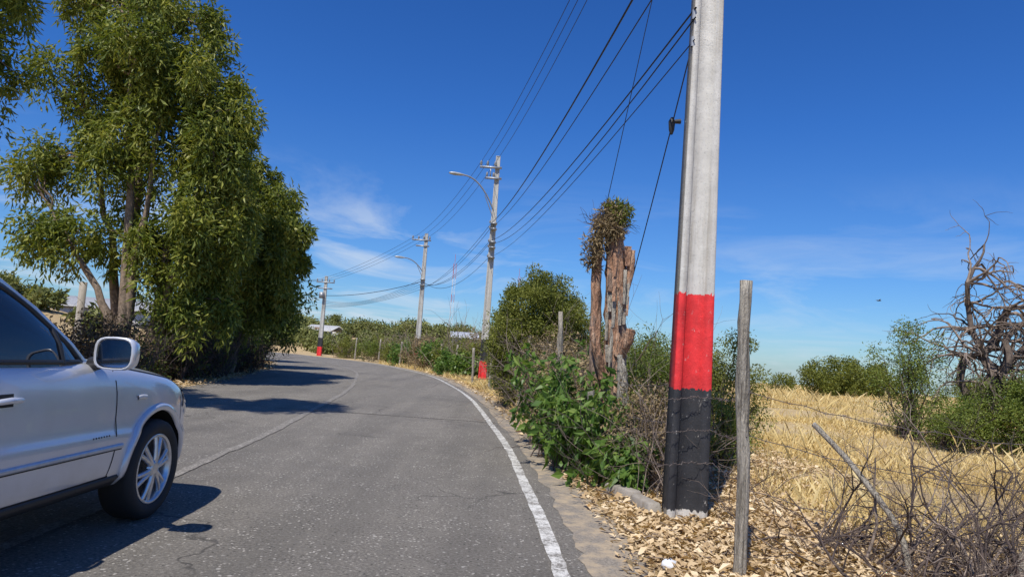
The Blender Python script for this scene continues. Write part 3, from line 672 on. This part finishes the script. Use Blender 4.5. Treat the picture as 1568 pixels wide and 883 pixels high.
AL=plain('alloy',(.66,.66,.67),.3,.75); CH=plain('chrome',(.8,.8,.8),.08,1); MO=plain('side_moulding',(.5,.53,.6),.3,.4,.5); SM=plain('seam_dark',(.01,.01,.012),.7)
HL=plain('headlamp',(.5,.52,.55),.08,.3,1); OR=plain('indicator_lens',(.65,.63,.6),.15); IN=plain('wheel_well',(.008,.008,.008),.9)
ST=[(.86,.56,.42,.70,.74),(.82,.72,.34,.78,.84),(.70,.83,.30,.88,.95),(.50,.90,.29,.98,1.05),(.25,.93,.29,1.05,1.11),(0,.945,.30,1.09,1.15),(-.3,.945,.32,1.13,1.19),(-.6,.94,.32,1.16,1.22),(-1.1,.94,.32,1.18,1.23),(-1.8,.94,.33,1.195,1.24),(-2.5,.94,.34,1.21,1.25),(-3.1,.94,.35,1.22,1.26),(-3.5,.92,.37,1.22,1.26),(-3.75,.86,.42,1.2,1.24),(-3.85,.70,.48,1.1,1.15)]
def section(st):
    y,hw,zb,zs,zt=st
    H=zs-zb
    pr=[(0,zb),(.55,zb),(.9,zb+.01),(.975,zb+.07),(.99,zb+.16*H/.8),(1.0,zb+.40*H),(.995,zb+.46*H),(.972,zb+.50*H),(.975,zb+.70*H),(.96,zb+.88*H),(.925,zs-.015),(.86,zs+.02),(.6,zt-.01),(.3,zt),(0,zt+.005)]
    return [(x*hw,y,z) for x,z in pr]
S=[section(s) for s in ST]; Vv=[];Fq=[]
ring=lambda s: s+[(-x,y,z) for x,y,z in s[-2:0:-1]]
R=[ring(s) for s in S]; m_=len(R[0])
for r_ in R: Vv+=r_
for i in range(len(R)-1):
    for j in range(m_): Fq.append((i*m_+j,(i+1)*m_+j,(i+1)*m_+(j+1)%m_,i*m_+(j+1)%m_))
Fq.append(tuple(range(m_))); Fq.append(tuple(reversed(range((len(R)-1)*m_,len(R)*m_))))
me=bpy.data.meshes.new('body'); me.from_pydata(Vv,[],Fq); me.validate()
bm=bmesh.new(); bm.from_mesh(me); bmesh.ops.recalc_face_normals(bm,faces=bm.faces); bm.to_mesh(me); bm.free()
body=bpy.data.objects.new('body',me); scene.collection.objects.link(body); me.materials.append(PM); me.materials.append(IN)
sb=body.modifiers.new('s','SUBSURF'); sb.levels=2; sb.render_levels=2
cuts=[]
for yy in (0,-2.78):
    for sx in (1,-1):
        bm=bmesh.new(); bmesh.ops.create_cone(bm,cap_ends=True,segments=56,radius1=.435,radius2=.435,depth=.5,matrix=Matrix.Translation((sx*.86,yy,.385))@Matrix.Rotation(math.pi/2,4,'Y'))
        cm=bpy.data.meshes.new('c'); bm.to_mesh(cm); bm.free(); cm.materials.append(IN)
        co=bpy.data.objects.new('c',cm); scene.collection.objects.link(co); cuts.append(co)
        bo=body.modifiers.new('w','BOOLEAN'); bo.object=co; bo.operation='DIFFERENCE'; bo.solver='EXACT'
        try: bo.material_mode='TRANSFER'
        except Exception: pass
dg=bpy.context.evaluated_depsgraph_get()
full=bpy.data.meshes.new_from_object(body.evaluated_get(dg))
for m in body.modifiers:
    if m.type=='BOOLEAN': m.show_viewport=False
dg=bpy.context.evaluated_depsgraph_get(); dg.update()
solid=bpy.data.meshes.new_from_object(body.evaluated_get(dg))
bvh=BVHTree.FromPolygons([v.co[:] for v in solid.vertices],[p.vertices[:] for p in solid.polygons])
body.modifiers.clear(); body.data=full
for p in full.polygons: p.use_smooth=True
for c in cuts: bpy.data.objects.remove(c)
try: full.set_sharp_from_angle(angle=math.radians(35))
except Exception: pass
body.parent=car
GH=[(1.15,-.60,-3.72,.865),(1.3,-.80,-3.70,.845),(1.5,-1.12,-3.64,.79),(1.66,-1.42,-3.56,.73),(1.745,-1.70,-3.5,.67),(1.79,-2.0,-3.4,.56),(1.80,-2.3,-3.2,.3)]
Vv=[];kk=40
for z,yf,yr,hw in GH:
    for j in range(kk):
        a=2*math.pi*j/kk; c,s=math.cos(a),math.sin(a); n_=.34
        X=hw*math.copysign(abs(c)**n_,c); Yy=(yf+yr)/2+(yf-yr)/2*math.copysign(abs(s)**n_,s)
        if s>0: Yy+=(.10)*(1-(X/hw)**2)*abs(s)
        Vv.append((X,Yy,z))
Fq=[(i*kk+j,i*kk+(j+1)%kk,(i+1)*kk+(j+1)%kk,(i+1)*kk+j) for i in range(len(GH)-1) for j in range(kk)]+[tuple(range((len(GH)-1)*kk,len(GH)*kk))]
me=bpy.data.meshes.new('greenhouse'); me.from_pydata(Vv,[],Fq); me.materials.append(GL); me.materials.append(PM)
for p in me.polygons: p.use_smooth=True; p.material_index=1 if p.center.z>1.73 else 0
gh=bpy.data.objects.new('windows_and_roof',me); scene.collection.objects.link(gh); gh.parent=car
gb=BVHTree.FromPolygons([v.co[:] for v in me.vertices],[p.vertices[:] for p in me.polygons])
def strip(name,pts,w,tree_,mat,off=.004,thick=.0,n=14):
    for sx in (1,-1):
        A=Acc(); P=catmull(np.array(pts,float),max(2,n//len(pts)))
        T_=np.gradient(P,axis=0); T_/=np.linalg.norm(T_,axis=1)[:,None]; Nn=np.stack([-T_[:,1],T_[:,0]],1)
        prof=[(-.5,0),(-.42,1),(0,1.15),(.42,1),(.5,0)]
        V=[]
        for (a,b),(c,d) in zip(P,Nn):
            for q,h in prof:
                yy,zz=a+c*q*w,b+d*q*w
                loc,no,_,_=tree_.ray_cast(Vector((sx*3,yy,zz)),Vector((-sx,0,0)))
                if loc is None: loc,no,_,_=tree_.find_nearest(Vector((sx*.8,yy,zz)))
                if no.x*sx<0: no=-no
                V.append(tuple(loc+no*(off+thick*h)) if thick else tuple(loc+no*off))
        kp=5; Q=[(i*kp+j,i*kp+j+1,(i+1)*kp+j+1,(i+1)*kp+j) for i in range(len(P)-1) for j in range(kp-1)]
        A.add(V,Q,0); A.build(name,[mat],True,parent=car)
strip('a_pillar',[(-.70,1.17),(-.9,1.32),(-1.18,1.5),(-1.48,1.66),(-1.8,1.735)],.085,gb,PM,.0,thick=.022,n=24)
strip('window_seal',[(-.86,1.19),(-1.0,1.31),(-1.26,1.48),(-1.52,1.61),(-1.85,1.675)],.035,gb,BK,.0,thick=.012,n=24)
strip('roof_rail_panel',[(-1.7,1.72),(-2.4,1.735),(-3.0,1.73),(-3.45,1.70)],.09,gb,PM,.0,thick=.02,n=16)
strip('b_pillar',[(-1.86,1.18),(-1.9,1.45),(-1.95,1.7)],.10,gb,BK,.0,thick=.012)
strip('c_pillar',[(-2.78,1.18),(-2.8,1.45),(-2.82,1.7)],.12,gb,BK,.0,thick=.012)
strip('d_pillar',[(-3.62,1.18),(-3.58,1.45),(-3.48,1.68)],.2,gb,PM,.0,thick=.015)
strip('window_divider',[(-1.12,1.18),(-1.13,1.3),(-1.14,1.41)],.03,gb,BK,.0,thick=.012)
strip('belt_moulding',[(-.72,1.185),(-1.5,1.2),(-2.5,1.215),(-3.6,1.225)],.03,gb,BK,.0,thick=.012,n=20)
strip('door_seam',[(-.62,1.13),(-.60,.9),(-.60,.6),(-.64,.42)],.012,bvh,SM,.0015)
strip('door_seam',[(-1.88,1.16),(-1.89,.9),(-1.88,.6),(-1.86,.42)],.012,bvh,SM,.0015)
strip('door_seam',[(-2.72,1.17),(-2.7,.95),(-2.5,.75),(-2.35,.5)],.012,bvh,SM,.0015)
strip('door_seam',[(-.62,.42),(-1.2,.42),(-1.8,.425),(-2.35,.44)],.012,bvh,SM,.0015,n=20)
strip('side_moulding',[(-.52,.615),(-1.2,.62),(-1.8,.625),(-2.33,.63)],.035,bvh,MO,.0,thick=.012,n=24)
strip('moulding_shadow',[(-.52,.594),(-1.2,.599),(-1.8,.604),(-2.33,.609)],.008,bvh,SM,.003,n=24)
strip('sill_cover',[(-.50,.36),(-1.2,.36),(-1.8,.365),(-2.3,.37)],.11,bvh,BK,.0,thick=.02,n=24)
strip('hood_seam',[(.62,.93),(.3,1.03),(0,1.08),(-.4,1.135)],.012,bvh,SM,.0015,n=24)
strip('bumper_seam',[(.42,.90),(.44,.8),(.44,.7)],.01,bvh,SM,.0015)
strip('side_indicator',[(-.34,.93),(-.28,.935),(-.22,.93)],.035,bvh,OR,.0,thick=.012)
strip('headlamp',[(.50,.87),(.62,.83),(.74,.77)],.15,bvh,HL,.0,thick=.01)
for q in range(7): strip('door_badge',[(-.86+q*.03,.695),(-.86+q*.03,.70),(-.86+q*.03,.705)],.012,bvh,BK,.0,thick=.003)
for yc in (0,-2.78):
    strip('wheel_arch_flare',[(yc+.455*math.cos(a),.385+.455*math.sin(a)) for a in np.linspace(-.15,math.pi+.15,20)],.055,bvh,PM,.0,thick=.022,n=40)
for sx in (1,-1):
    for yy in (-1.68,-2.55):
        A=Acc(); loc,no,_,_=bvh.ray_cast(Vector((sx*3,yy,1.0)),Vector((-sx,0,0))); xx=loc.x
        tube(A,[(xx+sx*.0,yy-.11,1.0),(xx+sx*.03,yy-.09,1.0),(xx+sx*.04,yy,1.005),(xx+sx*.03,yy+.09,1.0),(xx,yy+.11,1.0)],[.012,.016,.018,.016,.012],8,0)
        A.build('door_handle',[PM],True,parent=car)
        strip('handle_recess',[(yy-.07,1.0),(yy,1.0),(yy+.07,1.0)],.07,bvh,SM,.0015) if sx==1 else None
for sx in (1,-1):
    A=Acc(); Vs=[]; kk=20
    for yo,s_ in ((-.055,.90),(-.06,1.0),(-.02,1.03),(.04,.95),(.09,.72),(.11,.35)):
        for j in range(kk):
            a=2*math.pi*j/kk; c,s=math.cos(a),math.sin(a)
            Vs.append((sx*(1.04+.125*s_*math.copysign(abs(c)**.55,c)),-.88+yo,1.26+.105*s_*math.copysign(abs(s)**.6,s)))
    A.add(Vs,[(i*kk+j,i*kk+(j+1)%kk,(i+1)*kk+(j+1)%kk,(i+1)*kk+j) for i in range(5) for j in range(kk)],0)
    c0=(sx*1.04,-.88-.045,1.26)
    Vm=[(c0[0]+.108*math.copysign(abs(math.cos(a))**.55,math.cos(a)),c0[1],c0[2]+.088*math.copysign(abs(math.sin(a))**.6,math.sin(a))) for a in np.linspace(0,2*math.pi,kk,endpoint=False)]
    A.add(Vm+[(c0[0],c0[1],c0[2])]*kk,[(j,(j+1)%kk,kk+(j+1)%kk,kk+j) for j in range(kk)],1)
    tube(A,[(sx*.84,-.80,1.18),(sx*.9,-.84,1.19),(sx*.98,-.87,1.21)],[.05,.045,.035],8,2)
    A.build('side_mirror',[PM,CH,BK],True,parent=car)
def wheel(x,y,sx):
    A=Acc(); k=56
    def lathe(prof,mat):
        V=[(x+sx*px,y+r*math.cos(a),.372+r*math.sin(a)) for px,r in prof for a in np.linspace(0,2*math.pi,k,endpoint=False)]
        A.add(V,[(i*k+j,i*k+(j+1)%k,(i+1)*k+(j+1)%k,(i+1)*k+j) for i in range(len(prof)-1) for j in range(k)],mat)
    lathe([(.0,.262),(.012,.27),(.02,.30),(.022,.335),(.0,.362),(-.03,.372),(-.11,.372),(-.19,.372),(-.215,.36),(-.225,.32),(-.22,.25)],0)
    lathe([(.006,.262),(.012,.252),(.0,.238),(-.05,.228),(-.16,.22)],1)
    lathe([(-.09,.235),(-.09,.01)],2)
    for s in range(6):
        for da in (-.15,.15):
            a0=s*math.pi/3+.3; p=[]
            for r,xo,aa in ((.04,.0,a0+da*.6),(.10,.006,a0+da*.9),(.17,.0,a0+da),(.242,-.012,a0+da*1.15)):
                p.append((x+sx*(xo-.012),y+r*math.cos(aa),.372+r*math.sin(aa)))
            tube(A,p,[.026,.022,.02,.022],6,1)
    lathe([(-.02,.07),(.008,.062),(.014,.03),(.012,.002)],1)
    A.build('wheel',[TY,AL,BK],[0,1],parent=car)
for yy in (0,-2.78):
    for sx in (1,-1): wheel(sx*.925,yy,sx)
A=Acc(); box(A,(0,.86,.62),(.9,.04,.14),0); box(A,(0,.85,.42),(1.1,.06,.1),0); A.build('grille',[BK],parent=car)
A=Acc(); box(A,(0,-1.4,.42),(1.5,3.9,.2),0); A.build('underbody',[BK],parent=car)
A=Acc()
for sx in(1,-1): box(A,(sx*.72,-3.78,1.0),(.2,.1,.32),0)
A.build('tail_lamps',[plain('tail_red',(.35,.01,.01),.15)],parent=car)
car.location=(-3.57,5.43,0)

# ------------------------------------------------------------ light and sky
el=math.radians(59); shx,shy=.40,.917
sun=bpy.data.lights.new('sun','SUN'); sun.energy=5.0; sun.angle=math.radians(.53); sun.color=(1,.96,.88)
so=bpy.data.objects.new('sun',sun); scene.collection.objects.link(so)
d=Vector((shx*math.cos(el),shy*math.cos(el),-math.sin(el))); so.rotation_euler=d.to_track_quat('-Z','Y').to_euler()
w=bpy.data.worlds.new('World'); scene.world=w; w.use_nodes=True; nt=w.node_tree
bg=nt.nodes['Background']; sky=nt.nodes.new('ShaderNodeTexSky'); sky.sky_type='NISHITA'; sky.sun_disc=False
sky.sun_elevation=el; sky.sun_rotation=math.atan2(-shx,-shy)%(2*math.pi); sky.altitude=400; sky.air_density=1.0; sky.dust_density=.4; sky.ozone_density=4.0
tc=nt.nodes.new('ShaderNodeTexCoord'); sx=nt.nodes.new('ShaderNodeSeparateXYZ'); nt.links.new(tc.outputs['Generated'],sx.inputs[0])
zc=math_(nt,'ADD',math_(nt,'MAXIMUM',sx.outputs[2],0.0),.12)
cb=nt.nodes.new('ShaderNodeCombineXYZ'); nt.links.new(math_(nt,'DIVIDE',sx.outputs[0],zc),cb.inputs[0]); nt.links.new(math_(nt,'DIVIDE',sx.outputs[1],zc),cb.inputs[1])
cn=N(nt,'ShaderNodeTexNoise'); cn.inputs['Scale'].default_value=.95; cn.inputs['Detail'].default_value=9; cn.inputs['Roughness'].default_value=.62; cn.inputs['Distortion'].default_value=.9
nt.links.new(cb.outputs[0],cn.inputs['Vector'])
cm=ramp(nt,cn.outputs['Fac'],[(.48,0),(.7,.85)])
em=ramp(nt,sx.outputs[2],[(.0,1),(.13,.8),(.26,0)])
lf=ramp(nt,math_(nt,'ADD',sx.outputs[0],.5),[(.3,1),(.6,.4)])
cf=math_(nt,'MULTIPLY',math_(nt,'MULTIPLY',cm,em),lf)
tint=ramp(nt,sx.outputs[2],[(.0,(.66,.90,1.15)),(.12,(.48,.82,1.25)),(.32,(.30,.72,1.33)),(.6,(.22,.62,1.26))])
skyc=mix(nt,1.0,sky.outputs[0],tint,'MULTIPLY')
col=mix(nt,cf,skyc,(6.8,7.6,8.6))
nt.links.new(col,bg.inputs['Color']); bg.inputs['Strength'].default_value=.1

cam=bpy.data.cameras.new('camera'); cam.sensor_width=36; cam.lens=24.34; cam.clip_end=4000; cam.clip_start=.05
co=bpy.data.objects.new('camera',cam); scene.collection.objects.link(co)
co.matrix_world=Matrix.Translation((0,0,1.45))@Matrix.Rotation(math.radians(95.2),4,'X')@Matrix.Rotation(math.radians(4),4,'Z')
scene.camera=co
